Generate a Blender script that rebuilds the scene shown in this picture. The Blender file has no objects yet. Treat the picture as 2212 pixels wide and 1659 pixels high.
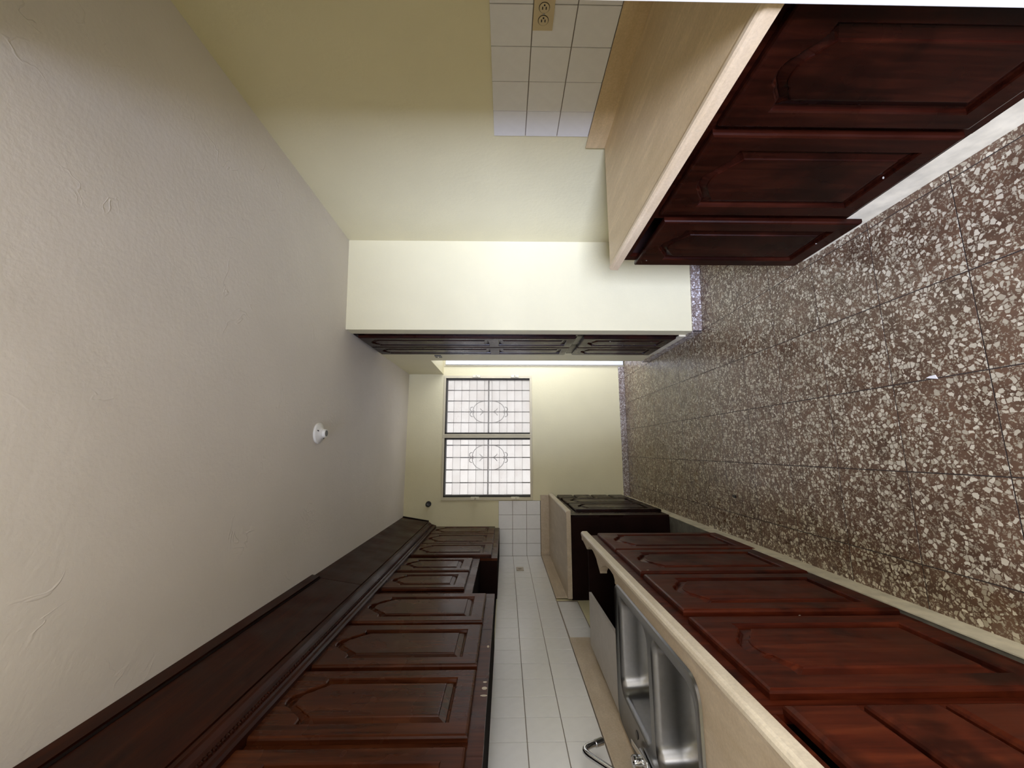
import bpy, bmesh, math, random
from mathutils import Matrix, Vector
random.seed(7)
scene = bpy.context.scene
COL = scene.collection

# ------------------------------------------------------------------ camera
cam_d = bpy.data.cameras.new('camera'); cam = bpy.data.objects.new('camera', cam_d); COL.objects.link(cam)
cam_d.sensor_fit = 'HORIZONTAL'; cam_d.sensor_width = 36.0
cam_d.lens = 900.94 / 2212 * 36.0
cam_d.shift_x = (1106 - 1107.28) / 2212; cam_d.shift_y = (809.76 - 829.5) / 2212
cam_d.clip_start = 0.02
YAW, PITCH, ROLL = 0.1782, -0.0173, 0.0022
fwd = Vector((math.sin(YAW)*math.cos(PITCH), math.cos(YAW)*math.cos(PITCH), math.sin(PITCH)))
rgt = Vector((math.cos(YAW), -math.sin(YAW), 0)); upv = rgt.cross(fwd)
a = rgt*math.cos(ROLL) + upv*math.sin(ROLL); b = -rgt*math.sin(ROLL) + upv*math.cos(ROLL)
# the photograph lies on its side: picture right is down in the room, picture top is to the right
Mc = Matrix((-b, a, -fwd)).transposed().to_4x4(); Mc.translation = (0, 0, 1.380)
cam.matrix_world = Mc
scene.camera = cam

# ------------------------------------------------------------------ world, daylight, exposure
w = bpy.data.worlds.new('daylight'); scene.world = w; w.use_nodes = True
bg = w.node_tree.nodes['Background']; bg.inputs[0].default_value = (1.0, 0.985, 0.97, 1); bg.inputs[1].default_value = 2.3
def area(name, loc, rot, sx, sy, power, col):
    l = bpy.data.lights.new(name, 'AREA'); l.shape = 'RECTANGLE'; l.size = sx; l.size_y = sy; l.energy = power; l.color = col
    o = bpy.data.objects.new(name, l); COL.objects.link(o); o.location = loc; o.rotation_euler = rot; return o
# daylight through the glazed opening behind the camera
def aim(loc, tgt): return (Vector(tgt)-Vector(loc)).to_track_quat('-Z', 'Y').to_euler()
area('rear_opening_daylight', (-1.90, -4.60, 1.85), aim((-1.90, -4.60, 1.85), (0.95, 2.2, 1.35)), 1.5, 1.5, 430, (0.82, 0.93, 1.36))
# added lamp for the side passage's daylight, set before its solid near wall
area('passage_added_light', (1.60, 3.935, 1.20), (math.radians(90), 0, 0), 0.9, 1.7, 11, (0.92, 0.97, 1.14))
# daylight through the side window of the dining end, to the right behind the camera
area('dining_window_daylight', (2.26, -0.42, 1.50), (math.radians(90), 0, math.radians(90)), 1.3, 1.3, 17, (1.0, 0.99, 1.0))
vs = scene.view_settings
vs.view_transform = 'Standard'; vs.look = 'None'; vs.exposure = 1.1; vs.gamma = 1.0; vs.use_curve_mapping = False
scene.render.film_transparent = False

# ------------------------------------------------------------------ materials
def newmat(name):
    m = bpy.data.materials.new(name); m.use_nodes = True
    nt = m.node_tree; return m, nt, nt.nodes['Principled BSDF']
def N(nt, t, **kw):
    n = nt.nodes.new(t)
    for k, v in kw.items(): setattr(n, k, v)
    return n
def ramp(nt, stops, interp='LINEAR'):
    r = N(nt, 'ShaderNodeValToRGB'); r.color_ramp.interpolation = interp
    e = r.color_ramp.elements
    while len(e) < len(stops): e.new(0.5)
    for el, (p, c) in zip(e, stops):
        el.position = p; el.color = (*c, 1) if len(c) == 3 else c
    return r
def coords(nt, scale=(1, 1, 1), rnd=0.0):
    tc = N(nt, 'ShaderNodeTexCoord'); mp = N(nt, 'ShaderNodeMapping'); mp.inputs['Scale'].default_value = scale
    if rnd:
        oi = N(nt, 'ShaderNodeObjectInfo'); ml = N(nt, 'ShaderNodeMath', operation='MULTIPLY'); ml.inputs[1].default_value = rnd
        nt.links.new(oi.outputs['Random'], ml.inputs[0])
        ad = N(nt, 'ShaderNodeVectorMath', operation='ADD')
        nt.links.new(tc.outputs['Object'], ad.inputs[0]); nt.links.new(ml.outputs[0], ad.inputs[1]); nt.links.new(ad.outputs[0], mp.inputs['Vector'])
    else:
        nt.links.new(tc.outputs['Object'], mp.inputs['Vector'])
    return mp
def noise(nt, vec, scale, detail=4, rough=0.55):
    n = N(nt, 'ShaderNodeTexNoise'); n.inputs['Scale'].default_value = scale; n.inputs['Detail'].default_value = detail; n.inputs['Roughness'].default_value = rough
    nt.links.new(vec, n.inputs['Vector']); return n
def bump(nt, bsdf, h, strength, dist=0.002):
    bp = N(nt, 'ShaderNodeBump'); bp.inputs['Strength'].default_value = strength; bp.inputs['Distance'].default_value = dist
    nt.links.new(h, bp.inputs['Height']); nt.links.new(bp.outputs[0], bsdf.inputs['Normal'])
def mixc(nt, fac, c1, c2, mode='MIX'):
    m = N(nt, 'ShaderNodeMix', data_type='RGBA', blend_type=mode)
    for sock, v in ((m.inputs['Factor'], fac), (m.inputs['A'], c1), (m.inputs['B'], c2)):
        if hasattr(v, 'links'): nt.links.new(v, sock)
        elif isinstance(v, (int, float)): sock.default_value = v
        else: sock.default_value = (*v, 1)
    return m.outputs['Result']

def paint(name, col, var=0.04, rough=0.55, bscale=55, bstr=0.25, lump=True):
    m, nt, p = newmat(name); mp = coords(nt)
    n1 = noise(nt, mp.outputs[0], 2.3, 3); lo = tuple(c*(1-var) for c in col); hi = tuple(min(1, c*(1+var)) for c in col)
    r = ramp(nt, [(0.3, lo), (0.7, hi)]); nt.links.new(n1.outputs['Fac'], r.inputs[0]); nt.links.new(r.outputs[0], p.inputs['Base Color'])
    p.inputs['Roughness'].default_value = rough; p.inputs['Specular IOR Level'].default_value = 0.3
    n2 = noise(nt, mp.outputs[0], bscale, 4); n3 = noise(nt, mp.outputs[0], 7, 2)
    if lump:
        ad = N(nt, 'ShaderNodeMath', operation='ADD'); nt.links.new(n2.outputs['Fac'], ad.inputs[0])
        ml = N(nt, 'ShaderNodeMath', operation='MULTIPLY'); ml.inputs[1].default_value = 2.0; nt.links.new(n3.outputs['Fac'], ml.inputs[0]); nt.links.new(ml.outputs[0], ad.inputs[1])
        bump(nt, p, ad.outputs[0], bstr, 0.004)
    else: bump(nt, p, n2.outputs['Fac'], bstr, 0.002)
    return m

def plain(name, col, rough=0.5, metal=0.0, var=0.0, scale=8, spec=0.5, bstr=0.0):
    m, nt, p = newmat(name); mp = coords(nt)
    n1 = noise(nt, mp.outputs[0], scale, 4)
    r = ramp(nt, [(0.3, tuple(c*(1-var) for c in col)), (0.7, tuple(min(1, c*(1+var)) for c in col))])
    nt.links.new(n1.outputs['Fac'], r.inputs[0]); nt.links.new(r.outputs[0], p.inputs['Base Color'])
    p.inputs['Roughness'].default_value = rough; p.inputs['Metallic'].default_value = metal; p.inputs['Specular IOR Level'].default_value = spec
    if bstr: bump(nt, p, n1.outputs['Fac'], bstr, 0.002)
    return m

def wood(name, dark, mid, light, axis='Z', rough=0.3, specks=0.0, stain=0.0, coat=0.0):
    m, nt, p = newmat(name)
    st = {'Z': (26, 26, 1.6), 'Y': (26, 1.6, 26), 'X': (1.6, 26, 26)}[axis]
    mp = coords(nt, st, 13.0)
    n1 = noise(nt, mp.outputs[0], 1.6, 6, 0.62); n1.inputs['Distortion'].default_value = 0.6
    r = ramp(nt, [(0.28, dark), (0.5, mid), (0.75, light)]); nt.links.new(n1.outputs['Fac'], r.inputs[0])
    mp2 = coords(nt, (1, 1, 1), 7.0); n2 = noise(nt, mp2.outputs[0], 5.0, 3)
    r2 = ramp(nt, [(0.3, (0.72, 0.70, 0.68)), (0.62, (1.12, 1.08, 1.05))]); nt.links.new(n2.outputs['Fac'], r2.inputs[0])
    c = mixc(nt, 1.0, r.outputs[0], r2.outputs[0], 'MULTIPLY')
    if stain:
        n4 = noise(nt, mp2.outputs[0], 3.2, 4, 0.7); r4 = ramp(nt, [(0.50, (0, 0, 0)), (0.62, (stain,)*3)]); nt.links.new(n4.outputs['Fac'], r4.inputs[0])
        c = mixc(nt, r4.outputs[0], c, tuple(v*0.42 for v in dark))
    if specks:
        mp3 = coords(nt, (1, 1, 0.55), 3.0); v = N(nt, 'ShaderNodeTexVoronoi'); v.inputs['Scale'].default_value = 16; nt.links.new(mp3.outputs[0], v.inputs['Vector'])
        r5 = ramp(nt, [(0.0, (1, 1, 1)), (0.045, (1, 1, 1)), (0.06, (0, 0, 0))]); nt.links.new(v.outputs['Distance'], r5.inputs[0])
        sp = N(nt, 'ShaderNodeSeparateColor'); nt.links.new(v.outputs['Color'], sp.inputs[0])
        gt = N(nt, 'ShaderNodeMath', operation='GREATER_THAN'); gt.inputs[1].default_value = 1-specks; nt.links.new(sp.outputs[0], gt.inputs[0])
        ml = N(nt, 'ShaderNodeMath', operation='MULTIPLY'); nt.links.new(r5.outputs[0], ml.inputs[0]); nt.links.new(gt.outputs[0], ml.inputs[1])
        c = mixc(nt, ml.outputs[0], c, (0.62, 0.58, 0.5))
    nt.links.new(c, p.inputs['Base Color'])
    rr = ramp(nt, [(0.3, (rough*0.8,)*3), (0.7, (min(1, rough*1.45),)*3)]); nt.links.new(n2.outputs['Fac'], rr.inputs[0]); nt.links.new(rr.outputs[0], p.inputs['Roughness'])
    p.inputs['Coat Weight'].default_value = coat; p.inputs['Coat Roughness'].default_value = 0.18; p.inputs['Specular IOR Level'].default_value = 0.12
    bump(nt, p, n1.outputs['Fac'], 0.12, 0.001)
    return m

def terrazzo(name, matrix, chip_lo, chip_hi, rough=0.26):
    m, nt, p = newmat(name); mp = coords(nt, (1, 1, 1), 37.0)
    nz = noise(nt, mp.outputs[0], 60, 2)
    sub = N(nt, 'ShaderNodeVectorMath', operation='MULTIPLY_ADD'); sub.inputs[1].default_value = (0.011,)*3
    nt.links.new(nz.outputs['Color'], sub.inputs[0]); nt.links.new(mp.outputs[0], sub.inputs[2])
    def layer(scale, keep, edge):
        v = N(nt, 'ShaderNodeTexVoronoi'); v.inputs['Scale'].default_value = scale; nt.links.new(sub.outputs[0], v.inputs['Vector'])
        e = N(nt, 'ShaderNodeTexVoronoi', feature='DISTANCE_TO_EDGE'); e.inputs['Scale'].default_value = scale; nt.links.new(sub.outputs[0], e.inputs['Vector'])
        sp = N(nt, 'ShaderNodeSeparateColor'); nt.links.new(v.outputs['Color'], sp.inputs[0])
        k = N(nt, 'ShaderNodeMath', operation='LESS_THAN'); k.inputs[1].default_value = keep; nt.links.new(sp.outputs[0], k.inputs[0])
        # chips of different sizes: the rim that is left of a cell varies from chip to chip
        ed = N(nt, 'ShaderNodeMath', operation='MULTIPLY_ADD'); ed.inputs[1].default_value = edge*1.6; ed.inputs[2].default_value = edge*0.4; nt.links.new(sp.outputs[1], ed.inputs[0])
        g = N(nt, 'ShaderNodeMath', operation='GREATER_THAN'); nt.links.new(e.outputs['Distance'], g.inputs[0]); nt.links.new(ed.outputs[0], g.inputs[1])
        ml = N(nt, 'ShaderNodeMath', operation='MULTIPLY'); nt.links.new(k.outputs[0], ml.inputs[0]); nt.links.new(g.outputs[0], ml.inputs[1])
        return ml.outputs[0], sp.outputs[2]
    big, br = layer(68, 0.53, 0.11); sml, sr = layer(165, 0.46, 0.10)
    n1 = noise(nt, mp.outputs[0], 9, 4); rm = ramp(nt, [(0.35, tuple(c*0.75 for c in matrix)), (0.68, tuple(c*1.25 for c in matrix))]); nt.links.new(n1.outputs['Fac'], rm.inputs[0])
    rb = ramp(nt, [(0.0, chip_lo), (1.0, chip_hi)]); nt.links.new(br, rb.inputs[0])
    rs = ramp(nt, [(0.0, tuple(0.55*x+0.45*y for x, y in zip(chip_lo, matrix))), (1.0, chip_lo)]); nt.links.new(sr, rs.inputs[0])
    c = mixc(nt, sml, rm.outputs[0], rs.outputs[0]); c = mixc(nt, big, c, rb.outputs[0])
    nt.links.new(c, p.inputs['Base Color'])
    n3 = noise(nt, mp.outputs[0], 14, 4); rr = ramp(nt, [(0.3, (rough*0.8,)*3), (0.75, (rough*1.7,)*3)]); nt.links.new(n3.outputs['Fac'], rr.inputs[0]); nt.links.new(rr.outputs[0], p.inputs['Roughness'])
    p.inputs['Specular IOR Level'].default_value = 0.45
    bump(nt, p, nz.outputs['Fac'], 0.05, 0.001)
    return m

def laminate(name, base, streak=(1, 5, 5), rough=0.38):
    m, nt, p = newmat(name); mp = coords(nt); ms = coords(nt, streak)
    n1 = noise(nt, mp.outputs[0], 130, 3, 0.7); n2 = noise(nt, ms.outputs[0], 4.0, 5, 0.65)
    r1 = ramp(nt, [(0.3, tuple(c*0.90 for c in base)), (0.7, tuple(min(1, c*1.08) for c in base))]); nt.links.new(n1.outputs['Fac'], r1.inputs[0])
    r2 = ramp(nt, [(0.38, (0.93, 0.91, 0.87)), (0.55, (1, 1, 1)), (0.66, (1.12, 1.13, 1.13))]); nt.links.new(n2.outputs['Fac'], r2.inputs[0])
    nt.links.new(mixc(nt, 1.0, r1.outputs[0], r2.outputs[0], 'MULTIPLY'), p.inputs['Base Color'])
    p.inputs['Roughness'].default_value = rough; p.inputs['Specular IOR Level'].default_value = 0.4
    return m

M = {}
WALLC = (0.71, 0.652, 0.425)
M['wall'] = paint('cream_wall_paint', WALLC, 0.03, 0.5)
M['ceiling'] = paint('ceiling_paint', (0.72, 0.67, 0.60), 0.03, 0.6, 60, 0.3)
def ridges(m):
    nt = m.node_tree; p = nt.nodes['Principled BSDF']; mp = coords(nt, (1, 1, 1))
    n1 = noise(nt, mp.outputs[0], 5.5, 3, 0.5); n1.inputs['Distortion'].default_value = 0.8
    r = ramp(nt, [(0.485, (0, 0, 0)), (0.497, (1, 1, 1)), (0.509, (0, 0, 0))]); nt.links.new(n1.outputs['Fac'], r.inputs[0])
    n2 = noise(nt, mp.outputs[0], 2.6, 2); r2 = ramp(nt, [(0.55, (0, 0, 0)), (0.68, (1, 1, 1))]); nt.links.new(n2.outputs['Fac'], r2.inputs[0])
    ml = N(nt, 'ShaderNodeMath', operation='MULTIPLY'); nt.links.new(r.outputs[0], ml.inputs[0]); nt.links.new(r2.outputs[0], ml.inputs[1])
    old = p.inputs['Normal'].links[0].from_node
    bp = N(nt, 'ShaderNodeBump'); bp.inputs['Strength'].default_value = 0.5; bp.inputs['Distance'].default_value = 0.004
    nt.links.new(ml.outputs[0], bp.inputs['Height']); nt.links.new(old.outputs[0], bp.inputs['Normal']); nt.links.new(bp.outputs[0], p.inputs['Normal'])
ridges(M['ceiling'])
M['jamb'] = paint('white_jamb_paint', (0.86, 0.86, 0.84), 0.01, 0.4, 40, 0.1, False)
M['white_door'] = plain('white_door_paint', (0.86, 0.88, 0.92), 0.35, 0, 0.01)
M['plinth'] = plain('plinth_paint', (0.62, 0.565, 0.42), 0.55, 0, 0.18, 14, 0.4, 0.15)
M['concrete'] = plain('grey_concrete', (0.13, 0.12, 0.095), 0.8, 0, 0.25, 20, 0.3, 0.2)
M['terrazzo'] = terrazzo('brown_terrazzo', (0.122, 0.070, 0.043), (0.36, 0.310, 0.222), (0.66, 0.600, 0.465))
M['terrazzo_base'] = terrazzo('grey_terrazzo', (0.19, 0.14, 0.115), (0.42, 0.38, 0.36), (0.70, 0.67, 0.64), 0.22)
M['ground'] = plain('added_ground', (0.30, 0.28, 0.25), 0.85, 0, 0.15, 3)
M['grout'] = plain('dark_floor_grout', (0.035, 0.025, 0.02), 0.9, 0, 0.2)
M['tile'] = plain('white_glazed_tile', (0.74, 0.728, 0.71), 0.22, 0, 0.02, 30, 0.5, 0.03)
M['tilegrout'] = plain('wall_tile_grout', (0.24, 0.20, 0.16), 0.9, 0, 0.2)
M['wood'] = wood('mahogany', (0.018, 0.0042, 0.0014), (0.046, 0.0115, 0.0038), (0.080, 0.0235, 0.0074), 'Z', 0.24)
M['wood_base'] = wood('worn_mahogany', (0.025, 0.0036, 0.0013), (0.062, 0.0100, 0.0036), (0.108, 0.0215, 0.0070), 'Z', 0.36, 0.10, 0.75)
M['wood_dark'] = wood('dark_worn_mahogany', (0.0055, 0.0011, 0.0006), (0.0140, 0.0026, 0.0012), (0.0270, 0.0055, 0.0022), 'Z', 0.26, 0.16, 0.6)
M['wood_y'] = wood('mahogany_lengthwise', (0.0090, 0.0015, 0.0005), (0.0230, 0.0044, 0.0013), (0.0430, 0.0095, 0.0026), 'Y', 0.34)
M['wood_in'] = plain('dark_cabinet_inside', (0.010, 0.006, 0.005), 0.9, 0, 0.2, 8, 0.05)
M['wood_side'] = plain('dark_cabinet_side', (0.012, 0.0045, 0.0035), 0.8, 0, 0.25, 8, 0.08)
M['laminate'] = laminate('tan_laminate', (0.50, 0.405, 0.295), (5, 1.2, 5))
M['laminate2'] = laminate('streaked_tan_laminate', (0.57, 0.425, 0.240), (7, 1.0, 5))
M['edge'] = laminate('laminate_edge_lit', (0.66, 0.58, 0.46), (5, 1.2, 5), 0.3)  # paler than the top: light on the front edge put into its colour
M['edge2'] = laminate('tan_edge_lit', (0.60, 0.475, 0.315), (5, 1.2, 5), 0.35)  # right front edge, likewise coloured lighter for the light it catches
M['steel'] = plain('brushed_steel', (0.20, 0.197, 0.197), 0.28, 1.0, 0.05, 60)
M['chrome'] = plain('chrome', (0.62, 0.62, 0.63), 0.14, 1.0, 0.02)
M['board'] = plain('grey_board', (0.46, 0.425, 0.395), 0.45, 0, 0.06, 25)
M['aluminium'] = plain('painted_window_frame', (0.60, 0.54, 0.38), 0.45, 0, 0.05)
M['darkframe'] = plain('dark_window_channel', (0.030, 0.028, 0.024), 0.7, 0, 0.2)
M['iron'] = plain('dark_iron', (0.05, 0.035, 0.045), 0.6, 0, 0.15)
M['black'] = plain('black_plastic', (0.006, 0.006, 0.007), 0.35, 0, 0.1)
M['porcelain'] = plain('white_porcelain', (0.80, 0.79, 0.74), 0.3, 0, 0.02)
M['ivory'] = plain('ivory_plastic', (0.56, 0.46, 0.28), 0.4, 0, 0.05)
M['beige'] = plain('beige_plastic', (0.42, 0.36, 0.28), 0.45, 0, 0.05)
M['handle'] = plain('cream_handle', (0.72, 0.68, 0.52), 0.45, 0, 0.03)
M['chip'] = plain('white_chip', (0.9, 0.9, 0.9), 0.5)
M['brass'] = plain('slot_dark', (0.02, 0.015, 0.01), 0.5)
def frosted():
    m, nt, p = newmat('frosted_louvre_glass'); nt.nodes.remove(p)
    out = nt.nodes['Material Output']
    tl = N(nt, 'ShaderNodeBsdfTranslucent'); tp = N(nt, 'ShaderNodeBsdfTransparent'); gl = N(nt, 'ShaderNodeBsdfGlossy'); gl.inputs['Roughness'].default_value = 0.3
    mp = coords(nt, (1, 1, 1), 11.0); n = noise(nt, mp.outputs[0], 6, 4)
    r = ramp(nt, [(0.35, (0.440, 0.430, 0.424)), (0.6, (0.458, 0.452, 0.448))]); nt.links.new(n.outputs['Fac'], r.inputs[0])
    nt.links.new(r.outputs[0], tl.inputs[0]); nt.links.new(r.outputs[0], tp.inputs[0])
    oi = N(nt, 'ShaderNodeObjectInfo'); ml = N(nt, 'ShaderNodeMath', operation='MULTIPLY_ADD'); ml.inputs[1].default_value = 0.2; ml.inputs[2].default_value = 0.76; nt.links.new(oi.outputs['Random'], ml.inputs[0])
    m1 = N(nt, 'ShaderNodeMixShader'); nt.links.new(ml.outputs[0], m1.inputs[0]); nt.links.new(tl.outputs[0], m1.inputs[1]); nt.links.new(tp.outputs[0], m1.inputs[2])
    m2 = N(nt, 'ShaderNodeMixShader'); m2.inputs[0].default_value = 0.04; nt.links.new(m1.outputs[0], m2.inputs[1]); nt.links.new(gl.outputs[0], m2.inputs[2])
    nt.links.new(m2.outputs[0], out.inputs[0]); return m
M['frosted'] = frosted()

# ------------------------------------------------------------------ helpers
def B(): return bmesh.new()
def box(bm, x0, x1, y0, y1, z0, z1, bev=0.0):
    vs_ = [bm.verts.new((x, y, z)) for x in (x0, x1) for y in (y0, y1) for z in (z0, z1)]
    f = [(0, 1, 3, 2), (4, 6, 7, 5), (0, 4, 5, 1), (2, 3, 7, 6), (0, 2, 6, 4), (1, 5, 7, 3)]
    fs = [bm.faces.new([vs_[i] for i in q]) for q in f]
    if bev:
        es = list({e for q in fs for e in q.edges})
        bmesh.ops.bevel(bm, geom=es, offset=bev, segments=2, affect='EDGES', profile=0.6)
    return bm
def prism(bm, pts, z0, z1):
    """pts: 2-D outline in x,y; extruded in z"""
    lo = [bm.verts.new((x, y, z0)) for x, y in pts]; hi = [bm.verts.new((x, y, z1)) for x, y in pts]; n = len(pts)
    bm.faces.new(lo); bm.faces.new(hi)
    for i in range(n): bm.faces.new((lo[i], lo[(i+1) % n], hi[(i+1) % n], hi[i]))
    return bm
def extrude_y(bm, prof, y0, y1):
    """prof: outline in x,z; extruded along y"""
    A = [bm.verts.new((x, y0, z)) for x, z in prof]; C = [bm.verts.new((x, y1, z)) for x, z in prof]; n = len(prof)
    bm.faces.new(A); bm.faces.new(C)
    for i in range(n): bm.faces.new((A[i], A[(i+1) % n], C[(i+1) % n], C[i]))
    return bm
def tube(bm, pts, r, seg=10, caps=True):
    pts = [Vector(p) for p in pts]; rings = []
    up = Vector((0.13, 0.27, 0.95)).normalized()
    for i, p in enumerate(pts):
        t = (pts[min(i+1, len(pts)-1)] - pts[max(i-1, 0)]).normalized()
        s = t.cross(up)
        if s.length < 1e-4: s = t.cross(Vector((1, 0, 0)))
        s.normalize(); u = s.cross(t).normalized(); up = u
        rr = r[i] if isinstance(r, (list, tuple)) else r
        rings.append([bm.verts.new(p + (s*math.cos(k*2*math.pi/seg) + u*math.sin(k*2*math.pi/seg))*rr) for k in range(seg)])
    for q, w_ in zip(rings, rings[1:]):
        for k in range(seg): bm.faces.new((q[k], q[(k+1) % seg], w_[(k+1) % seg], w_[k]))
    if caps: bm.faces.new(rings[0]); bm.faces.new(rings[-1])
    return bm
def lathe(bm, prof, c=(0, 0, 0), seg=28, axis='Z'):
    """prof: (radius, height) list"""
    rings = []
    for r, h in prof:
        ring = []
        for k in range(seg):
            an = 2*math.pi*k/seg; p = {'Z': (r*math.cos(an), r*math.sin(an), h), 'X': (h, r*math.cos(an), r*math.sin(an)), 'Y': (r*math.cos(an), h, r*math.sin(an))}[axis]
            ring.append(bm.verts.new((p[0]+c[0], p[1]+c[1], p[2]+c[2])))
        rings.append(ring)
    for q, w_ in zip(rings, rings[1:]):
        for k in range(seg): bm.faces.new((q[k], q[(k+1) % seg], w_[(k+1) % seg], w_[k]))
    bm.faces.new(rings[0]); bm.faces.new(rings[-1])
    return bm
def wpos(o):
    p = Vector(o.location); q = o.parent
    while q: p += Vector(q.location); q = q.parent
    return p
def obj(name, bm, mat, parent=None, smooth=False, T=None, keep=False):
    if T is not None: bm.transform(T)
    bmesh.ops.remove_doubles(bm, verts=bm.verts, dist=1e-6) if not keep else None
    bmesh.ops.recalc_face_normals(bm, faces=bm.faces)
    lo = Vector((min(v.co.x for v in bm.verts), min(v.co.y for v in bm.verts), min(v.co.z for v in bm.verts)))
    hi = Vector((max(v.co.x for v in bm.verts), max(v.co.y for v in bm.verts), max(v.co.z for v in bm.verts)))
    org = Vector(((lo.x+hi.x)/2, (lo.y+hi.y)/2, lo.z))
    bmesh.ops.translate(bm, verts=bm.verts, vec=-org)
    me = bpy.data.meshes.new(name); bm.to_mesh(me); bm.free()
    if smooth:
        for p in me.polygons: p.use_smooth = True
        try: me.set_sharp_from_angle(angle=math.radians(38))
        except Exception: pass
    me.materials.append(M[mat] if isinstance(mat, str) else mat)
    o = bpy.data.objects.new(name, me); COL.objects.link(o)
    if parent is not None:
        o.parent = parent; o.location = org - wpos(parent)
    else: o.location = org
    return o
def place(name, me, loc, parent=None):
    o = bpy.data.objects.new(name, me); COL.objects.link(o)
    if parent is not None: o.parent = parent; o.location = Vector(loc) - wpos(parent)
    else: o.location = loc
    return o
def tag(o, label, cat, group=None):
    o['label'] = label; o['category'] = cat
    if group: o['group'] = group
    return o
def thing(name, loc, label, cat, group=None):
    o = bpy.data.objects.new(name, None); COL.objects.link(o); o.location = loc; o.empty_display_size = 0.1
    return tag(o, label, cat, group)
def struct(o, label=None):
    o['kind'] = 'structure'
    if label: o['label'] = label
    return o

# ------------------------------------------------------------------ room dimensions (metres)
H = 2.49; YB = 4.763; XL = -1.13; XR = 1.465
PF = [(1.465, 2.762), (0.825, 2.815)]            # face of the closet wall that looks at the camera
FR = [(0.825, 2.815), (0.862, YB)]               # long side of the closet and passage wall
DOORY = 3.93                                      # near jamb of the passage opening
def frx(y): return FR[0][0] + (y-FR[0][1])/(FR[1][1]-FR[0][1])*(FR[1][0]-FR[0][0])
REAR = -1.25

# ------------------------------------------------------------------ floor
bm = B(); box(bm, -1.6, 2.6, REAR-0.25, YB+0.2, -0.09, -0.0008)
floor = struct(obj('floor', bm, 'grout'), 'brown terrazzo tile floor with pale stone chips')
TS = 0.30; GX = -0.37473; GY = 1.14522; gap = 0.0018
bm = B(); box(bm, -TS/2+gap, TS/2-gap, -TS/2+gap, TS/2-gap, -0.012, 0.0, 0.0004)
tm = bpy.data.meshes.new('floor_tile'); bm.to_mesh(tm); bm.free(); tm.materials.append(M['terrazzo'])
for i in range(-4, 10):
    for j in range(-8, 13):
        x = GX+TS*(i+0.5); y = GY+TS*(j+0.5)
        if x < -1.25 or x > 2.4 or y < REAR-0.1 or y > YB+0.1: continue
        if y > 2.95 and y < 3.75 and x > 1.15: continue
        if x > 1.6 and 0.7 < y < 2.7: continue
        if x > 1.2 and 0.7 < y < 1.6: continue
        if x < -0.8 and y < 2.6: continue
        place('floor_tile', tm, (x, y, random.uniform(-0.0002, 0.0)), floor)

# ------------------------------------------------------------------ ceiling and walls
bm = B(); box(bm, -1.4, 2.6, REAR-0.12, YB+0.2, H, H+0.12); struct(obj('ceiling', bm, 'ceiling'), 'off white plastered ceiling with patched streaks')
WX0, WX1, WZ0, WZ1 = -0.517, 0.829, 1.088, 2.078
bm = B()
box(bm, XL-0.2, WX0, YB, YB+0.15, -0.09, H); box(bm, WX1, 2.6, YB, YB+0.15, -0.09, H)
box(bm, WX0, WX1, YB, YB+0.15, -0.09, WZ0); box(bm, WX0, WX1, YB, YB+0.15, WZ1, H)
wall_back = struct(obj('wall_back', bm, 'wall', keep=True), 'cream painted end wall with the louvred window')
bm = B(); box(bm, XL-0.15, XL, REAR-0.12, YB, -0.09, H); wall_left = struct(obj('wall_left', bm, 'wall'), 'cream wall behind the sink run')
bm = B(); box(bm, XR, XR+0.15, 0.40, 2.78, -0.09, H); wall_right = struct(obj('wall_right', bm, 'wall'), 'cream side wall behind the bare counter')
bm = B(); prism(bm, [PF[0], PF[1], (frx(2.93), 2.93), (1.465, 2.885)], 0.0, H); wall_front = struct(obj('wall_front', bm, 'wall'), 'bright cream closet wall facing the room')
bm = B()
yE = 3.565
prism(bm, [(frx(yE), yE), (frx(DOORY), DOORY), (frx(DOORY)+0.14, DOORY), (frx(yE)+0.14, yE)], 0.0, H)
prism(bm, [(frx(DOORY), DOORY), (frx(YB), YB), (frx(YB)+0.14, YB), (frx(DOORY)+0.14, DOORY)], 2.095, H)
prism(bm, [(0.98, DOORY-0.12), (2.45, DOORY-0.12), (2.45, DOORY), (0.98, DOORY)], 0.0, H)
wall_side = struct(obj('wall_passage', bm, 'wall', keep=True), 'cream wall with the opening to the side passage')
bm = B(); prism(bm, [(frx(2.94)+0.02, 2.925), (frx(yE)+0.02, yE), (1.45, yE), (1.45, 2.885)], H-0.02, H-0.001); obj('closet_lid', bm, 'wood_in', wall_side)
# passage end wall
bm = B(); box(bm, 2.34, 2.45, DOORY, YB, 0, H)
struct(obj('wall_passage_end', bm, 'wall', keep=True))
# stub wall at the near end of the right counter and the room behind the camera
bm = B(); box(bm, 0.800, 2.45, 0.47, 0.620, -0.09, H, 0.002); struct(obj('wall_stub', bm, 'jamb'), 'white painted wall end beside the bare counter')
bm = B(); box(bm, 2.30, 2.45, REAR-0.2, -1.10, -0.09, H); box(bm, 2.30, 2.45, 0.26, 0.47, -0.09, H); box(bm, 2.30, 2.45, -1.10, 0.26, -0.09, 0.82); box(bm, 2.30, 2.45, -1.10, 0.26, 2.18, H); struct(obj('wall_dining', bm, 'wall', keep=True))
bm = B(); box(bm, XL, -0.85, REAR-0.12, REAR, 0, H); box(bm, 0.30, 0.55, REAR-0.12, REAR, 0, H); box(bm, 2.0, 2.3, REAR-0.12, REAR, 0, H); box(bm, 0.55, 2.0, REAR-0.12, REAR, 0, 0.9); box(bm, -0.85, 0.30, REAR-0.12, REAR, 2.06, H); box(bm, 0.55, 2.0, REAR-0.12, REAR, 2.06, H)
struct(obj('wall_rear', bm, 'wall', keep=True))

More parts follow.
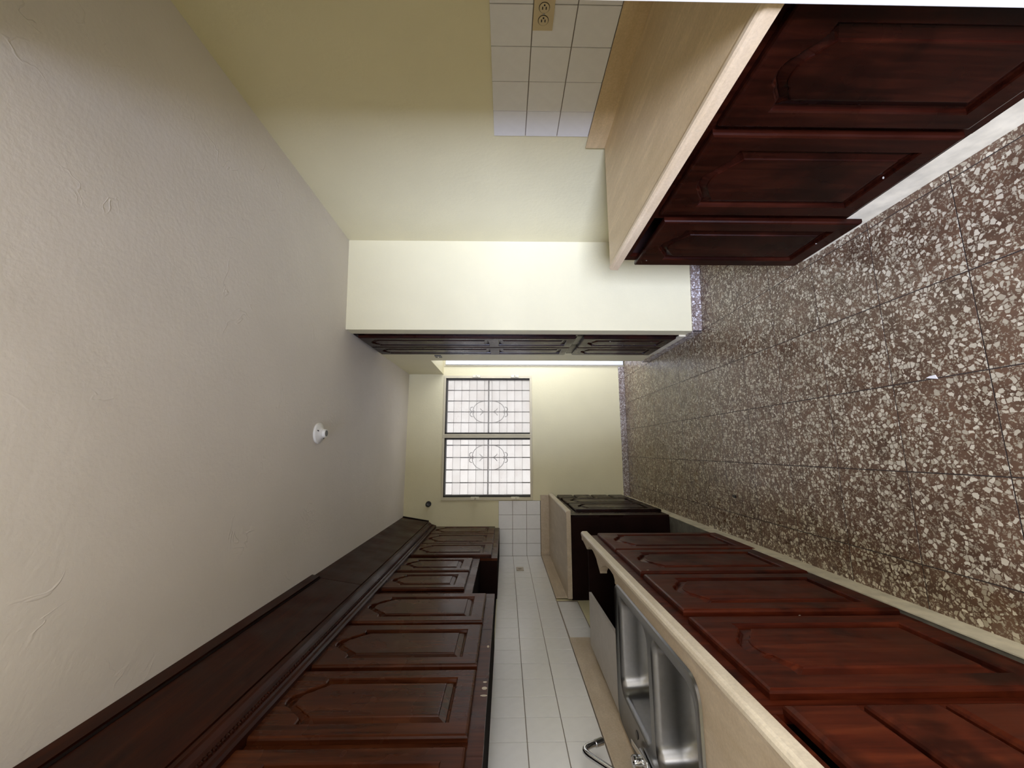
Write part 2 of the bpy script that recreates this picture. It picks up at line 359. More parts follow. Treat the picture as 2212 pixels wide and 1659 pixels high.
# unseen ground added outside the rear opening, blocks light from below
bm = B(); box(bm, -9.0, 7.0, -11.0, REAR-0.26, -0.16, -0.06); struct(obj('floor_outside', bm, 'ground'))
# terrazzo skirting in 30 cm lengths
def skirting(name, p0, p1, thick, h, side, label):
    p0 = Vector(p0); p1 = Vector(p1); d = (p1-p0); L = d.length; d.normalize(); n = Vector((-d.y, d.x))*side
    root = None; s = 0.0; k = 0
    pieces = []
    while s < L-0.02:
        e = min(L, s+0.30)
        q = [p0+d*(s+0.0012), p0+d*(e-0.0012), p0+d*(e-0.0012)+n*thick, p0+d*(s+0.0012)+n*thick]
        pieces.append([(v.x, v.y) for v in q]); s = e
    bm = B(); prism(bm, [(v.x, v.y) for v in (p0, p1, p1+n*(thick-0.004), p0+n*(thick-0.004))], 0.0, h-0.004)
    root = struct(obj(name, bm, 'grout'), label)
    for q in pieces:
        bm = B(); prism(bm, q, 0.0, h+random.uniform(-0.002, 0.002)); obj('skirting_tile', bm, 'terrazzo_base', root)
skirting('baseboard_back', (-0.50, YB), (0.955, YB), 0.014, 0.064, -1, 'brown terrazzo skirting below the window')
skirting('baseboard_front', PF[1], PF[0], 0.014, 0.066, -1, 'grey terrazzo skirting below the closet wall')
skirting('baseboard_right', (frx(DOORY), DOORY), PF[1], 0.012, 0.062, -1, 'terrazzo skirting below the tall pantry cupboard')

# white door on the passage side of the end wall
bm = B(); box(bm, 0.972, 1.78, YB-0.035, YB-0.001, 0.012, 2.070, 0.003)
door1 = struct(obj('door_1', bm, 'white_door'), 'white door at the far end of the passage')
bm = B(); lathe(bm, [(0.004, -0.075), (0.022, -0.070), (0.026, -0.055), (0.018, -0.040), (0.010, -0.034)], (1.70, YB, 1.0), 16, 'Y'); obj('door_knob', bm, 'chrome', door1, True)
bm = B(); box(bm, 0.958, 0.970, YB-0.016, YB-0.001, 0.0, 2.085); obj('door_frame', bm, 'aluminium', door1)

# plinths under the cabinets
bm = B(); box(bm, XL, -0.516, 0.20, YB-0.001, 0.0, 0.080, 0.003)
pl = struct(obj('trim_1', bm, 'concrete'), 'low plinth under the left cabinets')
bm = B(); box(bm, -0.5165, -0.511, 0.20, YB-0.001, 0.0, 0.083, 0.001); obj('plinth_face', bm, 'plinth', pl)
bm = B(); box(bm, 0.862, XR-0.001, 0.622, 1.775, 0.0, 0.094, 0.003)
pr = struct(obj('trim_2', bm, 'concrete'), 'low plinth under the right cabinets')
bm = B(); box(bm, 0.856, 0.8622, 0.622, 1.776, 0.0, 0.098, 0.001); obj('plinth_face', bm, 'plinth', pr)

# ------------------------------------------------------------------ wall tiles
def tile_mesh(wy, wz, axis):
    bm = B(); g = 0.0017
    if axis == 'X': box(bm, 0, 0.006, -wy/2+g, wy/2-g, -wz/2+g, wz/2-g, 0.001)
    else: box(bm, -wy/2+g, wy/2-g, 0, 0.006, -wz/2+g, wz/2-g, 0.001)
    me = bpy.data.meshes.new('wall_tile'); bm.to_mesh(me); bm.free(); me.materials.append(M['tile']); return me
ROWS = [0.990, 1.141, 1.2915, 1.442]
# left wall
bm = B(); box(bm, XL, XL+0.003, 0.33, YB-0.001, 0.986, 1.4405); box(bm, XL, XL+0.003, 2.77, 3.41, 0.828, 0.986)
obj('tile_grout', bm, 'tilegrout', wall_left, keep=True)
ty = 0.1525; tmx = tile_mesh(ty, 0.1508, 'X')
ys = [1.855+ty*(k+0.5) for k in range(-10, 20)]
for y in ys:
    if y+ty/2 > YB: continue
    for r in range(3): place('wall_tile', tmx, (XL+0.0015, y, (ROWS[r]+ROWS[r+1])/2), wall_left)
    if 2.70 < y < 3.45: place('wall_tile', tmx, (XL+0.0015, y, 0.909), wall_left)
last = 1.855+ty*19
if YB-last > 0.01:
    tml = tile_mesh(YB-last-0.006, 0.1508, 'X')
    for r in range(3): place('wall_tile', tml, (XL+0.0015, (last+YB-0.006)/2, (ROWS[r]+ROWS[r+1])/2), wall_left)
# end wall, beside the window
bm = B(); box(bm, XL+0.006, -0.549, YB-0.003, YB, 0.986, 1.450); obj('tile_grout', bm, 'tilegrout', wall_back)
xs = [-0.549, -0.6975, -0.846, -0.9945, -1.122]
for k in range(4):
    for r in range(3):
        z0 = [0.992, 1.006, 1.152, 1.3005, 1.450]
        wy = xs[k]-xs[k+1]
        key = ('b', k, r)
        me = tile_mesh(wy, [0.1505, 0.1525, 0.1525][r], 'Y')
        place('wall_tile', me, ((xs[k]+xs[k+1])/2, YB-0.0075, [1.0695, 1.2215, 1.3745][r]), wall_back)
# right wall
bm = B(); box(bm, XR-0.003, XR, 0.62, 1.7365, 0.990, 1.4355); obj('tile_grout', bm, 'tilegrout', wall_right)
tmr = tile_mesh(0.1485, 0.1485, 'X')
for k in range(8):
    y = 1.738-0.1485*(k+0.5)
    if y-0.074 < 0.61: continue
    for r in range(3): place('wall_tile', tmr, (XR-0.0075, y, 1.437-0.1485*(r+0.5)), wall_right)

# ------------------------------------------------------------------ window
win = bpy.data.objects.new('window_1', None); COL.objects.link(win); win.location = (0.156, YB, WZ0); struct(win, 'louvred window of two panels with frosted glass slats and iron grille')
FX0, FX1, FZ0, FZ1 = WX0-0.026, WX1+0.018, WZ0-0.012, WZ1+0.006
bm = B()
box(bm, FX0, FX1, YB-0.010, YB+0.03, FZ0, FZ0+0.024, 0.002); box(bm, FX0, FX1, YB-0.010, YB+0.03, FZ1-0.020, FZ1, 0.002)
box(bm, FX0, FX0+0.030, YB-0.012, YB+0.03, FZ0, FZ1, 0.002); box(bm, FX1-0.030, FX1, YB-0.012, YB+0.03, FZ0, FZ1, 0.002)
obj('window_frame', bm, 'aluminium', win, keep=True)
bm = B(); box(bm, 0.134, 0.153, YB-0.014, YB+0.05, FZ0+0.01, FZ1-0.002, 0.003); box(bm, 0.157, 0.177, YB-0.014, YB+0.05, FZ0+0.01, FZ1-0.002, 0.003); box(bm, 0.150, 0.160, YB-0.004, YB+0.05, FZ0+0.01, FZ1-0.002)
obj('mullion', bm, 'aluminium', win, keep=True)
for (x0, x1) in ((-0.513, 0.136), (0.175, 0.826)):
    bm = B()
    box(bm, x0, x0+0.020, YB+0.012, YB+0.12, FZ0+0.02, FZ1-0.015); box(bm, x1-0.020, x1, YB+0.012, YB+0.12, FZ0+0.02, FZ1-0.015)
    box(bm, x0, x1, YB+0.012, YB+0.12, FZ1-0.032, FZ1-0.018)
    obj('slat_channel', bm, 'darkframe', win, keep=True)
    n = 11; z0 = 1.098; z1 = 2.062; dz = (z1-z0)/n
    bm = B(); box(bm, -(x1-x0)/2+0.019, (x1-x0)/2-0.019, -0.003, 0.003, -dz/2-0.0014, dz/2+0.0014)
    T = Matrix.Rotation(math.radians(7), 4, 'X'); bm.transform(T)
    me = bpy.data.meshes.new('louvre_slat'); bm.to_mesh(me); bm.free(); me.materials.append(M['frosted'])
    for k in range(n):
        o = place('louvre_slat', me, ((x0+x1)/2, YB+0.060, z0+dz*(k+0.5)), win)
# operator handles on the outer sides of the two panels
for x, s in ((-0.520, -1), (0.836, 1)):
    for z in (1.712, 1.271):
        bm = B(); box(bm, x-0.014, x+0.014, YB-0.034, YB-0.011, z-0.045, z+0.045, 0.004)
        h = obj('operator_handle', bm, 'handle', win)
        bm = B(); tube(bm, [(x, YB-0.030, z), (x+0.012*s, YB-0.060, z-0.004), (x-0.018*s, YB-0.075, z-0.012)], 0.007, 8); obj('crank', bm, 'handle', h, True)
# iron grille outside
gr = thing('window_grille', (0.156, YB+0.16, WZ0), 'dark iron bars with scrolled diamonds outside the louvred window', 'grille')
GYy = YB+0.118
def bar(pts, r=0.0062, nm='bar'): 
    bm = B(); tube(bm, pts, r, 8); return obj(nm, bm, 'iron', gr, True)
for x in (0.6915, 0.566, 0.438, 0.312, 0.054, -0.085, -0.2226, -0.365):
    bar([(x, GYy, 1.03), (x, GYy, 2.13)])
bar([(-0.62, GYy+0.010, 1.576), (0.95, GYy+0.010, 1.576)], 0.009, 'cross_bar')
for cx, hw in ((0.438, 0.126), (-0.156+0.07*0-0.0, 0.14)):
    if cx < 0: cx = -0.0848-0.0689*0; hw = 0.139
    for sz in (-1, 1):
        for sx in (-1, 1):
            pts = []
            for k in range(13):
                t = k/12; an = t*math.pi/2
                pts.append((cx+sx*hw*math.cos(an)**0.9, GYy-0.008, 1.572+sz*(0.02+0.165*math.sin(an)**0.85)))
            bar(pts, 0.0035, 'diamond_arc')
            pts = []
            for k in range(15):
                an = -0.3+k/14*4.4
                pts.append((cx+sx*(0.030+0.026*math.cos(an)), GYy-0.008, 1.572+sz*(0.192+0.026*math.sin(an))))
            bar(pts, 0.0035, 'scroll')
            bar([(cx, GYy-0.008, 1.572+sz*0.055), (cx+sx*0.020, GYy-0.008, 1.572+sz*0.085), (cx+sx*0.040, GYy-0.008, 1.572+sz*0.100)], 0.0035, 'scroll')

# ------------------------------------------------------------------ cabinet doors
def opening(W, v0, v1, st, arch, ins, n=22):
    """outline of a door panel opening (u,v), inset by ins"""
    u0 = st+ins; u1 = W-st-ins; pts = [(u0, v0+ins), (u1, v0+ins)]
    for k in range(n+1):
        u = u1+(u0-u1)*k/n; t = (u-st)/(W-2*st)
        d = abs(t-0.5)
        if arch <= 0: hgt = 0
        elif d < 0.17: hgt = arch*(0.62+0.38*math.sqrt(max(0.0, 1-(d/0.17)**2)))
        elif d < 0.40:
            q = (0.40-d)/0.23; hgt = arch*0.62*(q*q*(3-2*q))
        else: hgt = 0
        pts.append((u, v1-abs(arch)+hgt-ins))
    return pts
def door_parts(W, Hh, panels, t=0.020, st=0.055):
    """panels: list of (v0, v1, arch). returns frame bmesh, [panel bmeshes] in local u,v,w"""
    fb = B(); e = 0.008
    def ring(bm, pts, w_): return [bm.verts.new((u, v, w_)) for u, v in pts]
    def bridge(bm, r0, r1):
        n = len(r0)
        for i in range(n): bm.faces.new((r0[i], r0[(i+1) % n], r1[(i+1) % n], r1[i]))
    rect = lambda i: [(i, i), (W-i, i), (W-i, Hh-i), (i, Hh-i)]
    r0 = ring(fb, rect(0), 0); r1 = ring(fb, rect(0), t-e); r1b = ring(fb, rect(e*0.3), t-e*0.32); r2 = ring(fb, rect(e), t)
    fb.faces.new(r0); bridge(fb, r0, r1); bridge(fb, r1, r1b); bridge(fb, r1b, r2)
    edges = [fb.edges.get((r2[i], r2[(i+1) % 4])) for i in range(4)]
    pbs = []
    for v0, v1, arch in panels:
        o0 = ring(fb, opening(W, v0, v1, st, arch, 0), t)
        n = len(o0)
        for i in range(n):
            edges.append(fb.edges.new((o0[i], o0[(i+1) % n])))
        o1 = ring(fb, opening(W, v0, v1, st, arch, 0.004), t-0.003); bridge(fb, o0, o1)
        o2 = ring(fb, opening(W, v0, v1, st, arch, 0.006), t-0.013); bridge(fb, o1, o2)
        o3 = ring(fb, opening(W, v0, v1, st, arch, 0.012), t-0.0145); bridge(fb, o2, o3)
        pb = B()
        p0 = ring(pb, opening(W, v0, v1, st, arch, 0.0105), t-0.016); p1 = ring(pb, opening(W, v0, v1, st, arch, 0.0140), t-0.0125); bridge(pb, p0, p1)
        p2 = ring(pb, opening(W, v0, v1, st, arch, 0.036), t-0.0045); bridge(pb, p1, p2)
        p3 = ring(pb, opening(W, v0, v1, st, arch, 0.0375), t-0.0008); bridge(pb, p2, p3)
        p4 = ring(pb, opening(W, v0, v1, st, arch, 0.041), t); bridge(pb, p3, p4)
        pb.faces.new(p4); pb.faces.new(p0)
        pbs.append(pb)
    bmesh.ops.triangle_fill(fb, edges=[x for x in edges if x], use_beauty=True, use_dissolve=False)
    return fb, pbs
def TL(x, y, z):   # face looks towards +x (left run): u -> +y, v -> z, w -> +x
    return Matrix(((0, 0, 1, x), (1, 0, 0, y), (0, 1, 0, z), (0, 0, 0, 1)))
def TR(x, y, z):   # face looks towards -x (right run)
    return Matrix(((0, 0, -1, x), (1, 0, 0, y), (0, 1, 0, z), (0, 0, 0, 1)))
def add_door(parent, T, W, Hh, mat, arch=0.045, panels=None, st=None, tilt=0.0, name='door', label=None):
    st = st or min(0.058, W*0.16)
    panels = panels or [(0.062, Hh-0.050, arch)]
    fb, pbs = door_parts(W, Hh, panels, 0.020, st)
    if tilt: T = T @ Matrix.Rotation(tilt, 4, 'Y')
    d = obj(name, fb, mat, parent, T=T)
    for pb in pbs: obj('raised_panel', pb, mat, d, T=T)
    if label: d['label'] = label
    return d
def add_drawer(parent, T, W, Hh, mat, name='drawer_front'):
    bm = B(); t = 0.020; e = 0.012
    rr = [[(0, 0, 0)], ]
    def ring(i, w_): return [bm.verts.new(p) for p in ((i, i, w_), (W-i, i, w_), (W-i, Hh-i, w_), (i, Hh-i, w_))]
    rs = [ring(0, 0), ring(0, t-0.009), ring(0.003, t-0.004), ring(e, t)]
    bm.faces.new(rs[0]); bm.faces.new(rs[-1])
    for q, w_ in zip(rs, rs[1:]):
        for i in range(4): bm.faces.new((q[i], q[(i+1) % 4], w_[(i+1) % 4], w_[i]))
    return obj(name, bm, mat, parent, T=T)

def carcass(parent, x_back, x_face, y0, y1, z0, z1, rails, stiles, mat, s, side_mat='wood_side', top=False, frame_t=0.018, bottom=True, back=True):
    """open box of panels plus a face frame. s=+1 the face looks to +x, -1 to -x"""
    xb, xf = x_back, x_face
    t = 0.016
    lo, hi = sorted((xb, xf-s*frame_t))
    bm = B(); box(bm, lo, hi, y0, y0+t, z0, z1); obj('side_panel', bm, side_mat, parent)
    bm = B(); box(bm, lo, hi, y1-t, y1, z0, z1); obj('side_panel', bm, side_mat, parent)
    if bottom: bm = B(); box(bm, lo, hi, y0+t, y1-t, z0, z0+t); obj('bottom_panel', bm, 'wood_in', parent)
    if top: bm = B(); box(bm, lo, hi, y0+t, y1-t, z1-t, z1); obj('top_panel', bm, 'wood_in', parent)
    if back:
        bl, bh = sorted((xb, xb+s*0.006)); bm = B(); box(bm, bl, bh, y0+t, y1-t, z0+t, z1); obj('back_panel', bm, 'wood_in', parent)
    bm = B(); fl, fh = sorted((xf-s*frame_t, xf))
    for (ya, yb_) in stiles: box(bm, fl, fh, ya, yb_, z0, z1)
    ya = min(q[0] for q in stiles); yz = max(q[1] for q in stiles)
    for (za, zb) in rails: box(bm, fl+(0.0004 if s < 0 else 0), fh-(0.0004 if s > 0 else 0), ya+0.0006, yz-0.0006, za+(0.0006 if za <= z0 else 0), zb-(0.0006 if zb >= z1 else 0))
    obj('face_frame', bm, mat, parent, keep=True)

# ---- left base run -------------------------------------------------
XF = -0.528        # face frame front of the left base run; door fronts at -0.508
ZB0, ZB1 = 0.081, 0.864
# drawer cabinet nearest the camera
c = thing('drawer_cabinet', (-0.82, 0.70, 0.081), 'dark mahogany drawer cabinet nearest the camera in the sink run', 'cabinet', 'cabinets of the sink run')
carcass(c, XL+0.001, XF, 0.42, 0.972, ZB0, ZB1, [(ZB0, 0.115), (0.83, ZB1)], [(0.42, 0.46), (0.945, 0.972)], 'wood_base', 1)
for z0, z1 in ((0.662, 0.815), (0.492, 0.647), (0.318, 0.477), (0.105, 0.303)):
    add_drawer(c, TL(XF+0.0005, 0.475, z0), 0.470, z1-z0, 'wood_base')
# sink cabinet
c = thing('sink_cabinet', (-0.82, 1.42, 0.081), 'mahogany two door cabinet under the steel sink', 'cabinet', 'cabinets of the sink run')
carcass(c, XL+0.001, XF, 0.974, 1.953, ZB0, ZB1, [(ZB0, 0.115), (0.80, ZB1)], [(0.974, 1.00), (1.39, 1.47), (1.83, 1.953)], 'wood_base', 1)
add_door(c, TL(XF+0.0005, 0.992, 0.140), 0.405, 0.672, 'wood_base', 0.055)
add_door(c, TL(XF+0.0005, 1.447, 0.098), 0.392, 0.708, 'wood_base', 0.055, tilt=-0.004)
# cooktop cabinet
c = thing('cooktop_cabinet', (-0.82, 2.33, 0.081), 'mahogany two door cabinet under the ragged counter cutout', 'cabinet', 'cabinets of the sink run')
carcass(c, XL+0.001, XF, 1.955, 2.745, ZB0, ZB1, [(ZB0, 0.115), (0.80, ZB1)], [(1.955, 1.985), (2.27, 2.31), (2.715, 2.745)], 'wood_base', 1)
add_door(c, TL(XF+0.0005, 1.878, 0.088), 0.395, 0.718, 'wood_base', 0.055)
add_door(c, TL(XF+0.0005, 2.292, 0.064), 0.425, 0.742, 'wood_base', 0.055)
# far base cabinet in the corner under the window
XG = -0.506
c = thing('corner_cabinet', (-0.82, 4.08, 0.081), 'dark base cabinet in the window corner with four drawers and two doors', 'cabinet')
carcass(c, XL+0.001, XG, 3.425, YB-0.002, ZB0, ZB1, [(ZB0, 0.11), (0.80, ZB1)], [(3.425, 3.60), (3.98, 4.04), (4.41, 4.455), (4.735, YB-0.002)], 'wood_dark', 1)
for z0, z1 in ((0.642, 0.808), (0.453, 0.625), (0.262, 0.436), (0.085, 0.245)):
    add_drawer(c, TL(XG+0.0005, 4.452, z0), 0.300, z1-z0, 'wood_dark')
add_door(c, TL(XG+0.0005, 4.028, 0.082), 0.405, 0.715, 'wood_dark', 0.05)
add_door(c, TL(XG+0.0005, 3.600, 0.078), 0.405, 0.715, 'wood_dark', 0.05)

# ---- right base run ------------------------------------------------
XQ = 0.855
c = thing('counter_cabinet', (1.16, 1.20, 0.096), 'mahogany three door cabinet under the bare counter opposite the sink', 'cabinet')
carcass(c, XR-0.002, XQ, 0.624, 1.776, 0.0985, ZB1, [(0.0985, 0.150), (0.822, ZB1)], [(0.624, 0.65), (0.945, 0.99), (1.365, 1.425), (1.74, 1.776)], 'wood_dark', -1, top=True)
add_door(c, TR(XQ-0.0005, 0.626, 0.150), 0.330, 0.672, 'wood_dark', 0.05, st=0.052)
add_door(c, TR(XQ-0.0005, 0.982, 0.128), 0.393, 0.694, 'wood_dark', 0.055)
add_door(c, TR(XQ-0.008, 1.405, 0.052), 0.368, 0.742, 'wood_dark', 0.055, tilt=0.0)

# ---- left wall cabinets --------------------------------------------
XU = -0.834; ZU0, ZU1 = 1.440, 2.235
c = thing('wall_cabinet', (-0.98, 4.11, ZU0), 'mahogany wall cabinet with three arched doors beside the window', 'cabinet', 'wall cabinets over the sink run')
carcass(c, XL+0.001, XU, 3.470, YB-0.002, ZU0, ZU1, [(ZU0, 1.50), (2.16, ZU1)], [(3.470, 3.51), (3.88, 3.94), (4.31, 4.37), (4.73, YB-0.002)], 'wood', 1, top=True)
for y0, y1 in ((3.505, 3.905), (3.918, 4.335), (4.350, 4.745)):
    add_door(c, TL(XU+0.0005, y0, 1.487), y1-y0, 0.665, 'wood', 0.080)
c = thing('wall_cabinet', (-0.98, 3.06, 1.575), 'short mahogany wall cabinet with two doors above the range gap', 'cabinet', 'wall cabinets over the sink run')
carcass(c, XL+0.001, XU, 2.652, 3.468, 1.575, ZU1, [(1.575, 1.63), (2.16, ZU1)], [(2.652, 2.69), (3.02, 3.06), (3.41, 3.468)], 'wood', 1, top=True)
bm = B(); box(bm, XL+0.0008, XL+0.010, 2.655, 3.465, 1.446, 1.575); obj('hood_backing', bm, 'wood_in', c)
add_door(c, TL(XU+0.0005, 2.702, 1.625), 0.322, 0.527, 'wood', 0.07)
add_door(c, TL(XU+0.0005, 3.070, 1.625), 0.335, 0.527, 'wood', 0.07)
c = thing('wall_cabinet', (-0.98, 1.78, ZU0), 'long mahogany wall cabinet with scuffed lower rail above the sink', 'cabinet', 'wall cabinets over the sink run')
carcass(c, XL+0.001, XU, 0.80, 2.650, ZU0, ZU1, [(ZU0, 1.50), (2.16, ZU1)], [(0.80, 0.95), (1.325, 1.39), (1.74, 1.80), (2.155, 2.215), (2.59, 2.650)], 'wood', 1, top=True)
for y0, y1 in ((0.935, 1.335), (1.377, 1.750), (1.785, 2.165), (2.203, 2.602)):
    add_door(c, TL(XU+0.0005, y0, 1.487), y1-y0, 0.665, 'wood', 0.085)
# worn pale spots on the lower rail
for y, dy, dz in ((1.66, 0.010, 0.020), (1.615, 0.006, 0.026), (1.70, 0.005, 0.015), (1.98, 0.012, 0.010)):
    bm = B(); lathe(bm, [(1.0, 0.0), (0.8, 1.0)], (0, 0, 0), 9, 'X'); bm.transform(Matrix.Translation((XU-0.0003, y, 1.452)) @ Matrix.Diagonal((0.0006, dy, dz*0.5, 1))); obj('worn_spot', bm, 'beige', c)

# crown moulding with beaded strip, and the sloping boards above it
cr = thing('crown_moulding', (-0.80, 2.78, 2.13), 'dark crown moulding with a beaded strip along the wall cabinets', 'moulding')
bm = B(); extrude_y(bm, [(-0.832, 2.120), (-0.800, 2.120), (-0.794, 2.128), (-0.794, 2.140), (-0.789, 2.146), (-0.789, 2.164), (-0.780, 2.172), (-0.770, 2.186), (-0.764, 2.190), (-0.764, 2.204), (-0.780, 2.208), (-0.832, 2.208)], 0.80, YB-0.05)
obj('moulding_run', bm, 'wood_y', cr)
bm = B(); y = 0.85
while y < YB-0.08:
    lathe(bm, [(0.0005, -0.0065), (0.0055, -0.0045), (0.0072, 0), (0.0055, 0.0045), (0.0005, 0.0065)], (-0.7875, y, 2.155), 7, 'Y'); y += 0.0175
bd = obj('bead_strip', bm, 'wood_y', cr, keep=True); bd['kind'] = 'stuff'
def soffit(y0, y1, label, strip):
    t = thing('soffit_board', (-0.74, (y0+y1)/2, 2.20), label, 'board', 'boards above the wall cabinets')
    bm = B(); extrude_y(bm, [(-0.770, 2.2085), (-0.761, 2.2085), (-0.716, H-0.002), (-0.726, H-0.002)], y0, y1); obj('board', bm, 'wood_y', t)
    if strip:
        bm = B(); extrude_y(bm, [(-0.722, 2.4475), (-0.712, 2.4455), (-0.704, H-0.001), (-0.720, H-0.001)], y0, y1); obj('ceiling_strip', bm, 'wood_y', t)
        bm = B(); extrude_y(bm, [(-0.730, 2.438), (-0.7215, 2.438), (-0.7195, 2.4475), (-0.728, 2.4475)], y0, y1); obj('shadow_gap', bm, 'wood_in', t)
    return t
soffit(0.80, 2.585, 'long sloping mahogany board with ceiling strip above the near cabinets', True)
t = soffit(2.590, YB-0.004, 'sloping brown board above the far wall cabinets, nearest the window', False)
bm = B(); extrude_y(bm, [(-0.762, 2.2085), (-0.755, 2.2085), (-0.708, H-0.003), (-0.716, H-0.003)], YB-0.028, YB-0.002); obj('end_trim', bm, 'wood_in', t)

# ------------------------------------------------------------------ countertops
def rounded_front(xf, xb, s):
    """profile x,z of the top: raised lip and rounded front. s=+1 front looks to +x"""
    p = [(0.000, 0.866), (0.000, 0.893), (-0.003, 0.899), (-0.009, 0.9025), (-0.020, 0.9025), (-0.030, 0.900), (None, 0.900), (None, 0.866)]
    return [((xf+s*d) if d is not None else xb, z) for d, z in p]
# left top with the sink hole and the broken cooktop hole
ct = thing('countertop', (-0.80, 1.60, 0.866), 'tan laminate countertop with the steel sink and a ragged cutout', 'countertop', 'tan countertops')
bm = B(); F0 = -0.504
extrude_y(bm, rounded_front(F0, -0.536, 1), 0.30, 2.748)
z0, z1 = 0.866, 0.900
jag = [(-0.536, 2.745), (-0.552, 2.745), (-0.551, 2.702), (-0.560, 2.64), (-0.572, 2.58), (-0.566, 2.545), (-0.545, 2.52), (-0.541, 2.45), (-0.543, 2.40), (-0.552, 2.36), (-0.563, 2.32), (-0.578, 2.30), (-0.592, 2.272), (-0.612, 2.237), (-0.600, 2.232), (-0.588, 2.215), (-0.577, 2.205), (-0.562, 2.175), (-0.552, 2.14), (-0.543, 2.107), (-0.539, 2.03), (-0.545, 1.97), (-0.560, 1.946), (-0.536, 1.946)]
prism(bm, jag, z0, z1)
prism(bm, [(-0.536, 1.150), (-0.5745, 1.150), (-0.5745, 1.946), (-0.536, 1.946)], z0, z1)
prism(bm, [(-0.536, 0.30), (-1.112, 0.30), (-1.112, 1.150), (-0.536, 1.150)], z0, z1)
prism(bm, [(-0.5745, 1.150), (-0.5745, 1.215), (-0.592, 1.178), (-0.640, 1.150)], z0, z1)
prism(bm, [(-1.080, 1.150), (-1.080, 1.215), (-1.062, 1.178), (-1.01, 1.150)], z0, z1)
prism(bm, [(-1.080, 1.150), (-1.112, 1.150), (-1.112, 1.975), (-1.080, 1.960)], z0, z1)
obj('top', bm, 'laminate', ct, keep=True)
def edging(parent, xf, s, y0, y1, mat):  # strip added over the front edge to carry its lit colour
    bm = B(); pr_ = [(0.0005, 0.8655), (0.0008, 0.892), (-0.002, 0.8985), (-0.008, 0.9030), (-0.017, 0.9033), (-0.017, 0.9015), (-0.008, 0.900), (-0.004, 0.893), (-0.004, 0.8655)]
    extrude_y(bm, [(xf+s*d, z) for d, z in pr_], y0, y1); return obj('front_edge', bm, mat, parent)
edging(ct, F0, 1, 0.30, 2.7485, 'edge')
bm = B(); box(bm, XL+0.0076, -1.112, 0.30, 2.750, 0.866, 0.989, 0.003); obj('backsplash', bm, 'laminate', ct)
# corner top under the window
cc = thing('countertop', (-0.80, 4.08, 0.866), 'tan laminate countertop in the corner under the window', 'countertop', 'tan countertops')
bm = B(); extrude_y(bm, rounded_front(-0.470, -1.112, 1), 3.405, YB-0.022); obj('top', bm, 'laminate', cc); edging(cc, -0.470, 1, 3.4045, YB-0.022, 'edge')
bm = B(); box(bm, XL+0.0076, -1.112, 3.450, YB-0.020, 0.866, 0.989, 0.003); obj('backsplash', bm, 'laminate', cc)
bm = B(); box(bm, -1.112, -0.488, YB-0.0205, YB-0.0075, 0.866, 0.990, 0.003); obj('backsplash', bm, 'laminate', cc)
# right top
cr_ = thing('countertop', (1.13, 1.20, 0.866), 'bare tan laminate countertop with streaks opposite the sink', 'countertop', 'tan countertops')
bm = B(); extrude_y(bm, rounded_front(0.812, 1.448, -1), 0.622, 1.790); obj('top', bm, 'laminate2', cr_); edging(cr_, 0.812, -1, 0.622, 1.7905, 'edge2')
bm = B(); box(bm, 1.447, XR-0.0085, 0.622, 1.800, 0.866, 0.992, 0.003); obj('backsplash', bm, 'laminate2', cr_)

# grey board lying in the cooktop hole
bm = B(); prism(bm, [(-0.803, 2.570), (-0.790, 1.952), (-1.092, 1.975), (-1.076, 2.572)], 0.884, 0.897)
tag(obj('grey_board', bm, 'board'), 'flat grey board lying in the counter cutout beside the sink', 'board')

# ------------------------------------------------------------------ sink
def rrect(x0, x1, y0, y1, r, n=6):
    pts = []
    for cx, cy, a0 in ((x1-r, y1-r, 0), (x0+r, y1-r, 90), (x0+r, y0+r, 180), (x1-r, y0+r, 270)):
        for k in range(n+1):
            an = math.radians(a0+90*k/n); pts.append((cx+r*math.cos(an), cy+r*math.sin(an)))
    return pts
sk = thing('sink', (-0.82, 1.54, 0.72), 'double bowl stainless steel sink set in the countertop', 'sink')
bm = B(); edges = []
def loop(pts, z):
    vs2 = [bm.verts.new((x, y, z)) for x, y in pts]; n = len(vs2)
    return vs2, [bm.edges.new((vs2[i], vs2[(i+1) % n])) for i in range(n)]
SX0, SX1, SY0, SY1 = -1.090, -0.562, 1.132, 1.948
bowls = [(-0.975, -0.600, 1.535, 1.905), (-0.975, -0.600, 1.172, 1.500)]
o_in, e_in = loop(rrect(SX0+0.010, SX1-0.010, SY0+0.010, SY1-0.010, 0.050), 0.9035); edges += e_in
for q in bowls:
    _, e_b = loop(rrect(*q, 0.055), 0.9020); edges += e_b
bmesh.ops.triangle_fill(bm, edges=edges, use_beauty=True)
o1 = [bm.verts.new((x, y, 0.9065)) for x, y in rrect(SX0+0.004, SX1-0.004, SY0+0.004, SY1-0.004, 0.056)]
o2 = [bm.verts.new((x, y, 0.9005)) for x, y in rrect(SX0, SX1, SY0, SY1, 0.060)]
o3 = [bm.verts.new((x, y, 0.893)) for x, y in rrect(SX0, SX1, SY0, SY1, 0.060)]
n = len(o1)
for q, w_ in ((o_in, o1), (o1, o2)):
    for i in range(n): bm.faces.new((q[i], q[(i+1) % n], w_[(i+1) % n], w_[i]))
obj('rim', bm, 'steel', sk, True)
